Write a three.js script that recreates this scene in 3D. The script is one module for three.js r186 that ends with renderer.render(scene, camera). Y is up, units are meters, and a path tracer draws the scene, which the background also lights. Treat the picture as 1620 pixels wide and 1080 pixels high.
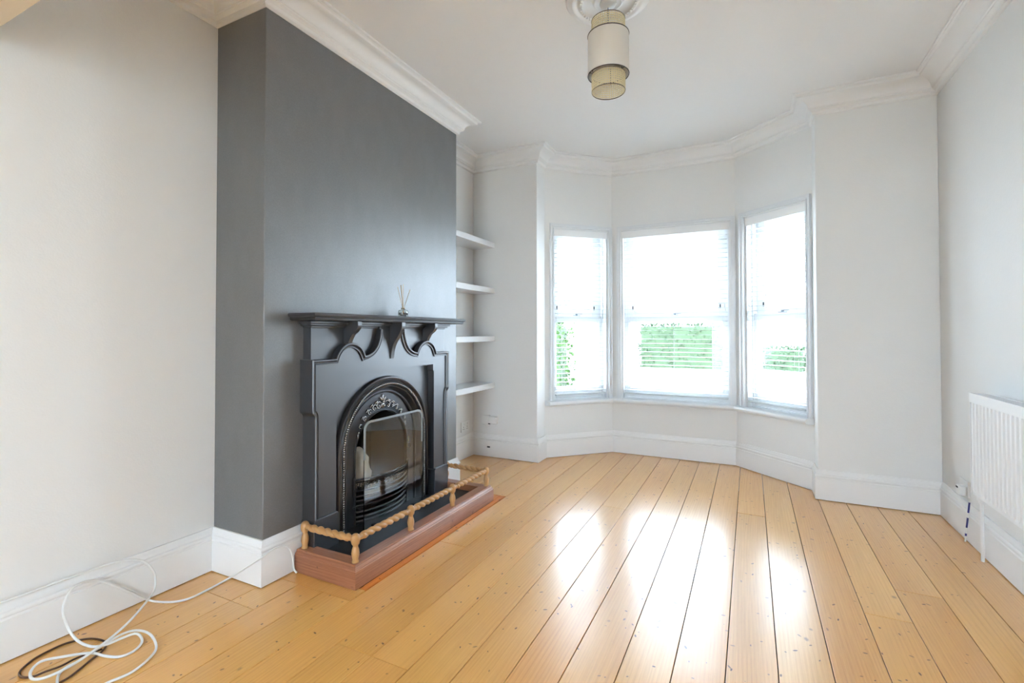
import * as THREE from 'three';
import { RoundedBoxGeometry } from 'three/addons/geometries/RoundedBoxGeometry.js';
import { mergeGeometries, mergeVertices, toCreasedNormals } from 'three/addons/utils/BufferGeometryUtils.js';

// ------------------------------------------------------------------ camera, sky, exposure
const scene = new THREE.Scene();
const camera = new THREE.PerspectiveCamera(2 * Math.atan(540 / 760.58) * 180 / Math.PI, 1.5, 0.05, 300);
camera.position.set(1.9373, 1.1167, 0);
camera.rotation.order = 'YXZ';
camera.rotation.set(0.015, 0.4597, -0.0011);
camera.setViewOffset(1620, 1080, 0, 26, 1620, 1080);
camera.updateProjectionMatrix();
scene.add(camera);
scene.background = new THREE.Color().setRGB(9.9, 12.2, 14.7);      // even bright overcast sky
const renderer = new THREE.WebGLRenderer({ antialias: true });
renderer.toneMapping = THREE.LinearToneMapping;
renderer.toneMappingExposure = 1.6;
renderer.shadowMap.enabled = true;

// ------------------------------------------------------------------ room numbers (metres)
const A = -0.3485, Z1 = -1.4267, Z2 = -2.990, D = -3.807, W = 2.9856, H = 2.7, ZR = 2.5;
const PXL = 0.293, PXR = 2.339;
const BAY = [[0.293, -3.98], [0.775, -4.4575], [1.832, -4.4575], [2.339, -3.99]];
const OUT = -0.5;                                                    // level of the ground outside
const WALLS = [[A, ZR], [A, Z1], [0, Z1], [0, Z2], [A, Z2], [A, D], [PXL, D], ...BAY, [PXR, D], [W, D], [W, ZR]];

// ------------------------------------------------------------------ helpers
let seedState = 7;
const seed = (n) => { seedState = n >>> 0; };
const rnd = () => { seedState = (seedState + 0x6D2B79F5) >>> 0; let t = seedState; t = Math.imul(t ^ (t >>> 15), t | 1); t ^= t + Math.imul(t ^ (t >>> 7), t | 61); return ((t ^ (t >>> 14)) >>> 0) / 4294967296; };
const rr = (a, b) => a + (b - a) * rnd();
const hash2 = (x, y, s) => { let h = Math.imul(x, 374761393) ^ Math.imul(y, 668265263) ^ Math.imul(s, 2246822519); h = Math.imul(h ^ (h >>> 13), 1274126177); return ((h ^ (h >>> 16)) >>> 0) / 4294967296; };
function vnoise(x, y, s, px = 0, py = 0) {
  const xi = Math.floor(x), yi = Math.floor(y), fx = x - xi, fy = y - yi;
  const w = (i, p) => p ? ((i % p) + p) % p : i;
  const u = fx * fx * (3 - 2 * fx), v = fy * fy * (3 - 2 * fy);
  const a = hash2(w(xi, px), w(yi, py), s), b = hash2(w(xi + 1, px), w(yi, py), s), c = hash2(w(xi, px), w(yi + 1, py), s), d = hash2(w(xi + 1, px), w(yi + 1, py), s);
  return a + (b - a) * u + (c - a) * v + (a - b - c + d) * u * v;
}
const clamp = (v, a, b) => Math.min(b, Math.max(a, v));
const smooth = (a, b, v) => { const t = clamp((v - a) / (b - a), 0, 1); return t * t * (3 - 2 * t); };
function dataTex(w, h, fn, srgb = true) {
  const d = new Uint8Array(w * h * 4);
  for (let j = 0; j < h; j++) for (let i = 0; i < w; i++) { const c = fn(i, j), k = (j * w + i) * 4; d[k] = clamp(c[0], 0, 255); d[k + 1] = clamp(c[1], 0, 255); d[k + 2] = clamp(c[2], 0, 255); d[k + 3] = 255; }
  const t = new THREE.DataTexture(d, w, h, THREE.RGBAFormat);
  t.wrapS = t.wrapT = THREE.RepeatWrapping; t.magFilter = THREE.LinearFilter; t.minFilter = THREE.LinearMipmapLinearFilter; t.generateMipmaps = true;
  if (srgb) t.colorSpace = THREE.SRGBColorSpace;
  t.needsUpdate = true; return t;
}
const used = {};
function numbered(n) { if (!(n in used)) { used[n] = 0; return n; } used[n]++; return n + '_' + String(used[n]).padStart(3, '0'); }
function finish(m) { m.castShadow = true; m.receiveShadow = true; return m; }
function tag(o, label, category, group, kind) { o.userData.label = label; if (category) o.userData.category = category; if (group) o.userData.group = group; if (kind) o.userData.kind = kind; return o; }
function thing(name, label, category, pos = [0, 0, 0], group, kind) {
  const g = new THREE.Group(); g.name = numbered(name); g.position.set(...pos); scene.add(g);
  return tag(g, label, category, group, kind);
}
// a part whose geometry is given in world coordinates, under a thing that only has a position
function wpart(name, geo, mat, root, parent = root, label) {
  geo.translate(-root.position.x, -root.position.y, -root.position.z);
  return part(name, geo, mat, parent, label);
}
function part(name, geo, mat, parent, label) {
  const m = finish(new THREE.Mesh(geo, mat)); m.name = name; parent.add(m); if (label) m.userData.label = label; return m;
}
function single(name, geo, mat, label, category, group, kind) {     // a thing that is one mesh, geometry in world coordinates
  geo.computeBoundingBox(); const b = geo.boundingBox, p = [(b.min.x + b.max.x) / 2, b.min.y, (b.min.z + b.max.z) / 2];
  geo.translate(-p[0], -p[1], -p[2]);
  const m = finish(new THREE.Mesh(geo, mat)); m.name = numbered(name); m.position.set(...p); scene.add(m);
  return tag(m, label, category, group, kind);
}
// planar uv in metres by the way each face points; along = axis that the texture's v follows
function metreUV(g, along = 'y', off = [0, 0]) {
  if (g.index) g = g.toNonIndexed();
  const p = g.attributes.position, uv = new Float32Array(p.count * 2);
  for (let i = 0; i < p.count; i += 3) {
    const a = new THREE.Vector3().fromBufferAttribute(p, i), b = new THREE.Vector3().fromBufferAttribute(p, i + 1), c = new THREE.Vector3().fromBufferAttribute(p, i + 2);
    const n = b.clone().sub(a).cross(c.clone().sub(a)); const ax = Math.abs(n.x), ay = Math.abs(n.y), az = Math.abs(n.z);
    const drop = ax >= ay && ax >= az ? 'x' : ay >= az ? 'y' : 'z';
    let vv = along; if (vv === drop) vv = drop === 'y' ? 'z' : 'y';
    const uu = ['x', 'y', 'z'].find((k) => k !== drop && k !== vv);
    [a, b, c].forEach((q, k) => { uv[(i + k) * 2] = q[uu] + off[0]; uv[(i + k) * 2 + 1] = q[vv] + off[1]; });
  }
  g.setAttribute('uv', new THREE.BufferAttribute(uv, 2)); return g;
}
function box(x0, x1, y0, y1, z0, z1, r = 0, seg = 2) {
  const w = Math.abs(x1 - x0), h = Math.abs(y1 - y0), d = Math.abs(z1 - z0);
  const g = r ? new RoundedBoxGeometry(w, h, d, seg, Math.min(r, w / 2.01, h / 2.01, d / 2.01)) : new THREE.BoxGeometry(w, h, d);
  g.translate((x0 + x1) / 2, (y0 + y1) / 2, (z0 + z1) / 2); return g;
}
const flat = (g) => { const q = g.index ? g.toNonIndexed() : g; for (const k of Object.keys(q.attributes)) if (!['position', 'normal', 'uv'].includes(k)) q.deleteAttribute(k); if (!q.attributes.uv) q.setAttribute('uv', new THREE.BufferAttribute(new Float32Array(q.attributes.position.count * 2), 2)); return q; };
const merge = (list) => mergeGeometries(list.map(flat));
// sweep a profile [[offset, height], ...] along a 2D path; offset goes to the path's left-hand normal (-dz, dx). map(a, b, h) gives the point
function sweep(path, prof, map = (x, z, h) => [x, h, z], i0 = 0, i1 = path.length - 1, crease = 0.5, closedProfile = false) {
  const N = path.length, dir = [];
  for (let i = 0; i < N - 1; i++) { const dx = path[i + 1][0] - path[i][0], dz = path[i + 1][1] - path[i][1], l = Math.hypot(dx, dz) || 1; dir.push([dx / l, dz / l]); }
  const mit = path.map((_, i) => {
    const a = dir[Math.max(0, i - 1)], b = dir[Math.min(N - 2, i)];
    const n1 = [-a[1], a[0]], n2 = [-b[1], b[0]], k = Math.max(0.3, 1 + n1[0] * n2[0] + n1[1] * n2[1]);
    return [(n1[0] + n2[0]) / k, (n1[1] + n2[1]) / k];
  });
  const pos = [], pr = closedProfile ? [...prof, prof[0]] : prof;
  const P = (i, j) => map(path[i][0] + mit[i][0] * pr[j][0], path[i][1] + mit[i][1] * pr[j][0], pr[j][1]);
  for (let i = i0; i < i1; i++) for (let j = 0; j < pr.length - 1; j++) {
    const a = P(i, j), b = P(i + 1, j), c = P(i + 1, j + 1), d = P(i, j + 1);
    pos.push(...a, ...b, ...c, ...a, ...c, ...d);
  }
  for (const i of [i0, i1]) {                                        // end caps
    const sh = THREE.ShapeUtils.triangulateShape(prof.map((q) => new THREE.Vector2(q[0], q[1])), []);
    for (const t of sh) for (const k of (i === i0 ? t : [t[0], t[2], t[1]])) pos.push(...P(i, k));
  }
  let g = new THREE.BufferGeometry(); g.setAttribute('position', new THREE.BufferAttribute(new Float32Array(pos), 3));
  g.computeVertexNormals();
  return crease ? toCreasedNormals(g, crease) : g;
}
const V = (a) => new THREE.Vector3(...a);
function tube(pts, r, seg = 64, rad = 8, closed = false) { return new THREE.TubeGeometry(new THREE.CatmullRomCurve3(pts.map(V), closed, 'catmullrom', 0.5), seg, r, rad, closed); }
function cyl(x, z, y0, y1, r, n = 20, r2 = r) { const g = new THREE.CylinderGeometry(r2, r, y1 - y0, n); g.translate(x, (y0 + y1) / 2, z); return g; }
function lathe(prof, n = 24) { return new THREE.LatheGeometry(prof.map((q) => new THREE.Vector2(q[0], q[1])), n); }
function extrude(pts, depth, holes = [], bevel = 0) {
  const s = new THREE.Shape(pts.map((q) => new THREE.Vector2(q[0], q[1])));
  for (const h of holes) s.holes.push(new THREE.Path(h.map((q) => new THREE.Vector2(q[0], q[1]))));
  return new THREE.ExtrudeGeometry(s, { depth, bevelEnabled: bevel > 0, bevelThickness: bevel, bevelSize: bevel, bevelOffset: -bevel, bevelSegments: 2, curveSegments: 12 });
}

// ------------------------------------------------------------------ materials
function woodTexture(s, c1, c2, dark, knots, specks, W0 = 512, H0 = 2048, wm = 0.64, hm = 4) {
  seed(s);
  const K = []; for (let i = 0; i < knots; i++) K.push([rr(0, wm), rr(0, hm), rr(0.002, 0.006), rr(0.6, 1)]);
  const S = []; for (let i = 0; i < specks; i++) S.push([rr(0, wm), rr(0, hm), rr(0.0014, 0.0038), rr(1, 3.2), rr(0, 6.28), rr(0.35, 0.9)]);
  const img = new Float32Array(W0 * H0 * 3);
  for (let j = 0; j < H0; j++) for (let i = 0; i < W0; i++) {
    const u = i / W0 * wm, v = j / H0 * hm;
    const warp = vnoise(u * 6.25, v * 0.75, s, 4, 3);
    const ring = 0.5 + 0.5 * Math.sin(6.2832 * (u * 75 + warp * 5));
    const fib = vnoise(u * 400, v * 8, s + 2, 256, 32), fine = vnoise(u * 800, v * 60, s + 5, 512, 240), blot = vnoise(u * 6.25, v * 1.25, s + 3, 4, 5);
    let t = 0.16 + 0.24 * Math.pow(ring, 3) * (0.35 + 0.65 * vnoise(u * 12.5, v * 2, s + 4, 8, 8)) + 0.34 * (fib - 0.5) + 0.12 * (fine - 0.5) + 0.5 * (blot - 0.42);
    t = clamp(t, 0, 1); const k = (j * W0 + i) * 3;
    for (let c = 0; c < 3; c++) img[k + c] = c1[c] + (c2[c] - c1[c]) * t;
  }
  const stain = (cu, cv, ru, rv, ang, amt, halo) => {
    const m = Math.max(ru, rv) * (halo ? 2.2 : 1.2), iu = Math.ceil(m / wm * W0), iv = Math.ceil(m / hm * H0), ci = Math.round(cu / wm * W0), cj = Math.round(cv / hm * H0);
    for (let dj = -iv; dj <= iv; dj++) for (let di = -iu; di <= iu; di++) {
      const x = di / W0 * wm, y = dj / H0 * hm, X = (x * Math.cos(ang) + y * Math.sin(ang)) / ru, Y = (-x * Math.sin(ang) + y * Math.cos(ang)) / rv, r = Math.hypot(X, Y);
      const a = amt * (halo ? (r < 1 ? 0.75 + 0.25 * Math.sin(r * 14) : 0.3 * (1 - smooth(1, 2.1, r))) : 1 - smooth(0.7, 1.15, r)); if (a <= 0) continue;
      const k = ((((cj + dj) % H0 + H0) % H0) * W0 + (((ci + di) % W0 + W0) % W0)) * 3;
      for (let c = 0; c < 3; c++) img[k + c] += (dark[c] - img[k + c]) * clamp(a, 0, 1);
    }
  };
  for (const [u, v, r, q] of K) stain(u, v, r, r * rr(1.1, 1.8), rr(-0.3, 0.3), 0.55 * q, true);
  for (const [u, v, r, e, an, q] of S) stain(u, v, r, r * e, an, q, false);
  return dataTex(W0, H0, (i, j) => { const k = (j * W0 + i) * 3; return [img[k], img[k + 1], img[k + 2]]; });
}
const texFloorA = woodTexture(11, [250, 200, 116], [222, 158, 74], [92, 54, 26], 24, 190);
const texFloorB = woodTexture(29, [248, 196, 112], [216, 152, 72], [88, 52, 26], 20, 160);
for (const t of [texFloorA, texFloorB]) t.repeat.set(1 / 0.64, 1 / 4);
const texRed = woodTexture(51, [184, 126, 92], [120, 66, 42], [56, 30, 22], 26, 20, 256, 1024, 0.64, 2);
texRed.repeat.set(1 / 0.64, 1 / 2);
const bumpFloor = dataTex(256, 512, (i, j) => { const v = 128 + 120 * (vnoise(i / 10, j / 64, 8, 26, 8) - 0.5) + 60 * (vnoise(i / 3, j / 40, 9, 86, 13) - 0.5); return [v, v, v]; }, false);
bumpFloor.repeat.set(1 / 0.4, 1 / 1.6);
const plaster = dataTex(256, 256, (i, j) => { const v = 128 + 90 * (vnoise(i / 3, j / 3, 21, 86, 86) - 0.5) + 60 * (vnoise(i / 12, j / 12, 22, 22, 22) - 0.5); return [v, v, v]; }, false);
plaster.repeat.set(1 / 0.35, 1 / 0.35);
const greyTex = dataTex(512, 512, (i, j) => { const v = 1 + 0.14 * (vnoise(i / 1.5, j / 1.5, 31, 341, 341) - 0.5) + 0.06 * (vnoise(i / 30, j / 60, 32, 17, 9) - 0.5); return [95 * v, 96 * v, 96 * v]; });
greyTex.repeat.set(1 / 0.8, 1 / 0.8);

const std = (o) => new THREE.MeshStandardMaterial(o), phys = (o) => new THREE.MeshPhysicalMaterial(o);
const M = {
  wall: std({ color: '#ecebe8', roughness: 0.8, bumpMap: plaster, bumpScale: 0.0006 }),
  ceiling: std({ color: '#efeeec', roughness: 0.9 }),
  cream: std({ color: '#d8c7ac', roughness: 0.85 }),
  trim: std({ color: '#f1f0ee', roughness: 0.4 }),
  gloss: std({ color: '#e6e7e7', roughness: 0.28 }),
  grey: phys({ map: greyTex, roughness: 0.47, ior: 2.2, bumpMap: plaster, bumpScale: 0.00015 }),
  iron: phys({ ior: 1.95, color: new THREE.Color().setRGB(0.022, 0.024, 0.028), roughness: 0.41, metalness: 0.0, bumpMap: plaster, bumpScale: 0.0001 }),
  castiron: std({ color: new THREE.Color().setRGB(0.085, 0.085, 0.09), roughness: 0.3, metalness: 0.75 }),
  polished: std({ color: new THREE.Color().setRGB(0.32, 0.31, 0.3), roughness: 0.24, metalness: 0.9 }),
  soot: std({ color: new THREE.Color().setRGB(0.02, 0.019, 0.018), roughness: 0.9 }),
  slate: std({ color: new THREE.Color().setRGB(0.022, 0.025, 0.030), roughness: 0.45 }),
  stone: std({ color: '#c9bfae', roughness: 0.95 }),
  redwood: phys({ map: texRed, roughness: 0.4, clearcoat: 0.5, clearcoatRoughness: 0.3 }),
  turned: phys({ color: '#c4935c', roughness: 0.35, clearcoat: 0.3, clearcoatRoughness: 0.25 }),
  glass: phys({ color: '#ffffff', transmission: 1, thickness: 0, roughness: 0.0, ior: 1.5 }),
  screen: phys({ color: '#f3f8f6', transmission: 1, thickness: 0.006, roughness: 0.01, ior: 1.52 }),
  bevel: phys({ color: '#dfe6e8', transmission: 0.7, thickness: 0, roughness: 0.3, ior: 1.5 }),
  bottle: phys({ color: '#f4f7f2', transmission: 1, thickness: 0.01, roughness: 0.02, ior: 1.48 }),
  reed: std({ color: '#cdb184', roughness: 0.8 }),
  slat: std({ color: '#cfd1d0', roughness: 0.4 }),
  cord: std({ color: '#e9e9e6', roughness: 0.8 }),
  metal: std({ color: '#8d9298', roughness: 0.35, metalness: 0.9 }),
  dark: std({ color: '#1d1c1c', roughness: 0.6 }),
  plastic: std({ color: '#f0efec', roughness: 0.35 }),
  cable: std({ color: '#efefec', roughness: 0.4 }),
  brown: std({ color: '#55361c', roughness: 0.5 }),
  blue: std({ color: '#3d3f86', roughness: 0.5 }),
  fabric: phys({ color: '#ebe6dd', roughness: 0.95, sheen: 0.2 }),
  cane: std({ color: '#f3e6bd', roughness: 0.7 }),
  ring: std({ color: '#3a2d20', roughness: 0.5 }),
  rad: std({ color: '#f3f3f2', roughness: 0.35 }),
  ground: std({ color: '#dad7d1', roughness: 0.95 }),
  leaf: std({ color: '#3c5a26', roughness: 0.8 }),
  leafB: std({ color: '#2b3c22', roughness: 0.8 }),
  render: std({ color: '#e6e3dd', roughness: 0.95 }),
  slateRoof: std({ color: '#4a4658', roughness: 0.8 }),
  railing: std({ color: '#16161a', roughness: 0.5 }),
  under: std({ color: '#2a2019', roughness: 1 }),
};
const floorMats = [];
for (const t of [texFloorA, texFloorB]) for (const c of ['#fff8ee', '#f8ecd8', '#fff2e2']) floorMats.push(phys({ map: t, color: c, roughness: 0.36, bumpMap: bumpFloor, bumpScale: 0.00022, ior: 1.62, clearcoat: 1.0, clearcoatRoughness: 0.2 }));
const borderMat = phys({ map: texFloorB, color: '#f2bd98', roughness: 0.4 });

// ------------------------------------------------------------------ the shell
const st = (name, geo, mat, label, category) => single(name, geo, mat, label, category, null, 'structure');
{ // floor: every board its own mesh
  const fl = thing('floor', 'golden varnished pine floorboards running toward the bay window', 'floor', [0, 0, 0], null, 'structure');
  part('subfloor', box(A - 0.02, W + 0.02, -0.12, -0.024, D - 0.02, ZR), M.under, fl);
  const J = [-0.34, -0.175, -0.01, 0.135, 0.28, 0.44, 0.6, 0.757, 0.914, 1.07, 1.225, 1.38, 1.54, 1.7, 1.857, 2.012, 2.173, 2.335, 2.49, 2.655, 2.81, 2.98];
  const zEnd = (x) => { // the bay's outline
    if (x < BAY[0][0] || x > BAY[3][0]) return D - 0.015;
    const f = (a, b) => a[1] + (b[1] - a[1]) * (x - a[0]) / (b[0] - a[0]);
    return (x < BAY[1][0] ? f(BAY[0], BAY[1]) : x > BAY[2][0] ? f(BAY[2], BAY[3]) : BAY[1][1]) - 0.01;
  };
  const board = (x0, x1, zn, zf, mat, k) => { // zn near end, zf far end
    const g0 = 0.0014, a = x0 + g0, b = x1 - g0;
    const pts = [[a, zn], [b, zn]]; const n = 6, far = [];
    if (zf === null) { const cut = [b]; for (const q of [BAY[3][0], BAY[2][0], BAY[1][0], BAY[0][0]]) if (q < b - 0.002 && q > a + 0.002) { cut.push(q + 0.001, q - 0.001); } cut.push(a); for (const x of cut) far.push([x, zEnd(x)]); } else far.push([b, zf], [a, zf]);
    const sh = [...pts, ...far].map((q) => [q[0], -q[1]]);
    let g = extrude(sh, 0.018, [], 0.0012); g.rotateX(-Math.PI / 2); g.translate(0, -0.0205 + 0.0012 + rr(-0.0005, 0.0005), 0);
    g = metreUV(g, 'z', [k * 0.171 + rr(0, 0.05), rr(0, 4)]);
    part('floorboard', g, mat, fl);
  };
  seed(5);
  const cuts = { 1: [-1.29, 0.4], 2: [-1.29], 5: [-2.15], 6: [-1.287], 7: [-1.287], 9: [-3.05], 10: [-0.6], 12: [-2.62], 14: [-3.3], 17: [-2.35], 18: [-2.62], 20: [-1.2] };
  for (let k = 0; k < J.length - 1; k++) {
    const inHearth = J[k + 1] <= 0.45;
    let seg = [ZR - 0.02, ...(cuts[k] || [0.3 + rr(-0.4, 0.4)]).slice().sort((p, q) => q - p)];
    for (let i = 0; i < seg.length; i++) {
      const zn = seg[i] - (i ? 0.001 : 0), last = i === seg.length - 1, zf = last ? null : seg[i + 1] + 0.001;
      const m = floorMats[Math.floor(rnd() * floorMats.length)];
      if (last && inHearth && J[k] > -0.1) { board(J[k], J[k + 1], zn, -1.507, m, k); board(J[k], J[k + 1], -2.93, null, floorMats[(k * 5) % 6], k); } else board(J[k], J[k + 1], zn, zf, m, k);
    }
  }
  board(-0.01, 0.435, -1.509, -1.599, floorMats[1], 3); board(0.40, 0.435, -1.6, -2.925, borderMat, 4); board(0.28, 0.40, -2.83, -2.925, borderMat, 8);
}
{ // ceiling
  const pts = WALLS.map(([x, z]) => [x + (x < 1.3 ? -0.05 : 0.05), -(z + (z < -3.9 ? -0.08 : 0))]);
  const outline = [[A - 0.1, -ZR], [A - 0.1, -D + 0.05], [PXL - 0.05, -D + 0.05], ...BAY.map(([x, z], i) => [x + [-0.05, -0.02, 0.02, 0.05][i], -z + 0.08]), [PXR + 0.05, -D + 0.05], [W + 0.1, -D + 0.05], [W + 0.1, -ZR]];
  const g = extrude(outline, 0.15); g.rotateX(-Math.PI / 2); g.translate(0, H, 0);
  st('ceiling', g, M.ceiling, 'plain white painted ceiling with bay extension', 'ceiling');
}
st('wall_left', metreUV(box(A - 0.2, A, OUT, H, D - 0.15, ZR)), M.wall, 'white painted alcove wall beside the grey chimney breast', 'wall');
st('wall_right', metreUV(box(W, W + 0.2, OUT, H, D - 0.15, ZR)), M.wall, 'white painted wall behind the radiator', 'wall');
st('wall_front_left', metreUV(box(A, PXL, OUT, H, D - 0.19, D, 0.006)), M.wall, 'white pier between shelf alcove and bay window', 'wall');
st('wall_front_right', metreUV(box(PXR, W, OUT, H, D - 0.2, D, 0.006)), M.wall, 'wide white pier between bay window and radiator wall', 'wall');
st('wall_chimney', metreUV(merge([box(A, 0, 0, H, -1.883, Z1, 0.005), box(A, 0, 0, H, Z2, -2.503, 0.005), box(A, 0, 0.83, H, -2.51, -1.876)])), M.grey, 'slate grey painted chimney breast above the fireplace', 'wall');
st('wall_rear', metreUV(merge([box(A, 1.1, OUT, H, ZR, ZR + 0.2), box(2.3, W, OUT, H, ZR, ZR + 0.2), box(1.1, 2.3, 2.2, H, ZR, ZR + 0.2), box(1.1, 2.3, OUT, 0.05, ZR, ZR + 0.2)])), M.wall, 'white rear wall of the adjoining room around glazed doors', 'wall');
st('wall_lintel', box(A, W, 2.1, H, -0.643, -0.3), M.cream, 'cream painted lintel over the opening between rooms', 'wall');

// swept trims: skirting, cornice, sill
const skirt = [[0, 0.004], [0.02, 0.004], [0.02, 0.143], [0.0165, 0.147], [0.0165, 0.152], [0.021, 0.156], [0.0215, 0.163], [0.019, 0.168], [0.0145, 0.171], [0.0145, 0.175], [0.012, 0.184], [0.0075, 0.192], [0.0065, 0.199], [0, 0.2]];
const sk = (name, i0, i1, label, path = WALLS) => { const g = sweep(path, skirt, undefined, i0, i1); st(name, g, M.trim, label, 'skirting'); };
sk('baseboard_left', 0, 1, 'white moulded skirting along the left wall behind coiled cable');
const nearCh = [[A, ZR], [A, Z1], [0, Z1], [0, -1.6375]];
sk('baseboard_chimney', 1, 3, 'white skirting wrapping the grey chimney corner beside the fender', nearCh);
const farCh = [[0, -2.755], [0, Z2], [A, Z2], [A, D], [PXL, D]];
sk('baseboard_chimney_far', 0, 2, 'short white skirting piece between surround and shelf alcove', farCh);
sk('baseboard_alcove', 4, 6, 'white skirting around the shelf alcove and pier below sockets');
sk('baseboard_bay', 6, 10, 'white skirting under the bay window');
sk('baseboard_front', 10, 12, 'white skirting across the wide pier beside the bay');
sk('baseboard_right', 12, 13, 'white skirting below the radiator');
const cor = [[0, H], [0.134, H], [0.134, H - 0.010], [0.127, H - 0.013], [0.122, H - 0.011], [0.114, H - 0.016], [0.112, H - 0.027], [0.104, H - 0.030]];
for (let i = 1; i <= 6; i++) { const t = i / 6 * Math.PI / 2; cor.push([0.104 - 0.062 * Math.sin(t), H - 0.030 - 0.050 * (1 - Math.cos(t))]); }
cor.push([0.036, H - 0.084], [0.036, H - 0.09], [0.026, H - 0.094], [0.018, H - 0.1], [0.016, H - 0.116], [0.006, H - 0.122], [0, H - 0.122]);
const co = (n, i0, i1, label) => st('trim_' + n, sweep(WALLS, cor, undefined, i0, i1, 0.35), M.trim, label, 'cornice');
co(1, 0, 1, 'white plaster cornice above the left wall');
co(2, 1, 4, 'white plaster cornice wrapping the top of the grey chimney breast');
co(3, 4, 6, 'white plaster cornice above the shelf alcove');
co(4, 6, 10, 'white plaster cornice around the bay ceiling');
co(5, 10, 12, 'white plaster cornice above the wide pier');
co(6, 12, 13, 'white plaster cornice above the radiator wall');
const sillPath = [[PXL + 0.004, D - 0.12], ...BAY, [PXR - 0.004, D - 0.12]];
st('trim_7', sweep(sillPath, [[-0.1, 0.462], [0.035, 0.462], [0.05, 0.466], [0.057, 0.476], [0.058, 0.488], [0.052, 0.5], [0.04, 0.505], [-0.1, 0.505]], undefined, 1, 4, 0.6), M.gloss, 'white rounded window sill board following the bay', 'window sill');

// ------------------------------------------------------------------ bay walls, windows and blinds
const WIN = [[0.088, 0.632], [0.095, 1.012], [0.10, 0.640]];
const side = ['left', 'centre', 'right'];
const winNote = ['beside the left pier', 'in the middle of the bay', 'beside the wide right pier'];
const blindNote = ['narrow white venetian blind over the bay sash beside the shelf alcove pier', 'wide white venetian blind over the middle bay sash', 'narrow white venetian blind over the bay sash beside the radiator pier'];
for (let f = 0; f < 3; f++) {
  const a = BAY[f], b = BAY[f + 1], L = Math.hypot(b[0] - a[0], b[1] - a[1]), d = [(b[0] - a[0]) / L, (b[1] - a[1]) / L];
  const mat = new THREE.Matrix4().makeBasis(new THREE.Vector3(d[0], 0, d[1]), new THREE.Vector3(0, 1, 0), new THREE.Vector3(-d[1], 0, d[0])); mat.setPosition(a[0], 0, a[1]);
  const ry = Math.atan2(-d[1], d[0]);
  const [s0, s1] = WIN[f], y0 = 0.49, y1 = 2.055, T = 0.17;
  const wallG = merge([box(-0.02, s0, OUT, H, -T, 0), box(s1, L + 0.02, OUT, H, -T, 0), box(s0, s1, OUT, y0, -T, 0), box(s0, s1, y1, H, -T, 0)]);
  const wg = st('wall_bay_' + side[f], (wallG.applyMatrix4(mat), metreUV(wallG)), M.wall, 'white bay wall around the sash window ' + winNote[f], 'wall');
  // window
  const win = thing('window_' + (f + 1), 'white painted sash window ' + winNote[f], 'window', [a[0], 0, a[1]], null, 'structure'); win.rotation.y = ry;
  const frameShape = (i, o, z0, z1) => { // three sided frame: inner inset i to outer o around the opening
    const g = extrude([[s0 - o, 0.505], [s0 - o, y1 + o], [s1 + o, y1 + o], [s1 + o, 0.505], [s1 + i, 0.505], [s1 + i, y1 + i], [s0 - i, y1 + i], [s0 - i, 0.505]], z1 - z0); g.translate(0, 0, z0); return g;
  };
  const ow = Math.min(s0, L - s1) - 0.006;
  part('architrave', merge([frameShape(0.006, ow, 0, 0.011), frameShape(ow - 0.014, ow, 0.011, 0.024), frameShape(ow - 0.022, ow - 0.014, 0.011, 0.018), frameShape(0.006, 0.016, 0.011, 0.019), frameShape(0.02, 0.027, 0.011, 0.015)]), M.gloss, win);
  part('lining', merge([box(s0 - 0.004, s0 + 0.012, y0, y1, -T, -0.002), box(s1 - 0.012, s1 + 0.004, y0, y1, -T, -0.002), box(s0, s1, y1 - 0.012, y1 + 0.004, -T, -0.002), box(s0, s1, y0 - 0.01, 0.515, -T - 0.03, -0.05),
    box(s0 + 0.012, s0 + 0.026, 0.515, y1, -0.066, -0.056), box(s1 - 0.026, s1 - 0.012, 0.515, y1, -0.066, -0.056)]), M.gloss, win);
  const sash = (nm, l, r, t, bt, gl, gr, gt, gb, z0, z1) => {
    const g = part(nm, merge([box(l, gl, bt, t, z0, z1, 0.003), box(gr, r, bt, t, z0, z1, 0.003), box(gl, gr, gt, t, z0, z1, 0.003), box(gl, gr, bt, gb, z0, z1, 0.003),
      box(gl, gl + 0.008, gb, gt, z0 + 0.012, z1 - 0.012), box(gr - 0.008, gr, gb, gt, z0 + 0.012, z1 - 0.012), box(gl, gr, gt - 0.008, gt, z0 + 0.012, z1 - 0.012), box(gl, gr, gb, gb + 0.008, z0 + 0.012, z1 - 0.012)]), M.gloss, win);
    const pg = new THREE.PlaneGeometry(gr - gl, gt - gb); pg.translate((gl + gr) / 2, (gt + gb) / 2, (z0 + z1) / 2);
    part('pane', pg, M.glass, g, 'clear window pane');
    return g;
  };
  const lo = sash('lower_sash', s0 + 0.012, s1 - 0.012, 1.268, 0.517, s0 + 0.052, s1 - 0.056, 1.215, 0.6, -0.104, -0.068);
  sash('upper_sash', s0 + 0.012, s1 - 0.012, 2.045, 1.255, s0 + 0.088, s1 - 0.095, 1.985, 1.312, -0.15, -0.112);
  const cx = (s0 + s1) / 2;
  part('sash_fastener', merge([box(cx - 0.03, cx + 0.03, 1.268, 1.274, -0.1, -0.076), cyl(cx, -0.088, 1.274, 1.29, 0.011), box(cx - 0.01, cx + 0.055, 1.284, 1.291, -0.094, -0.082, 0.002)]), M.metal, lo, 'metal sash fastener');
  part('sash_stop', box(s0 + 0.075, s0 + 0.083, 1.325, 1.36, -0.112, -0.104), M.dark, win); part('sash_stop', box(s1 - 0.085, s1 - 0.077, 1.325, 1.36, -0.112, -0.104), M.dark, win);
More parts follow.
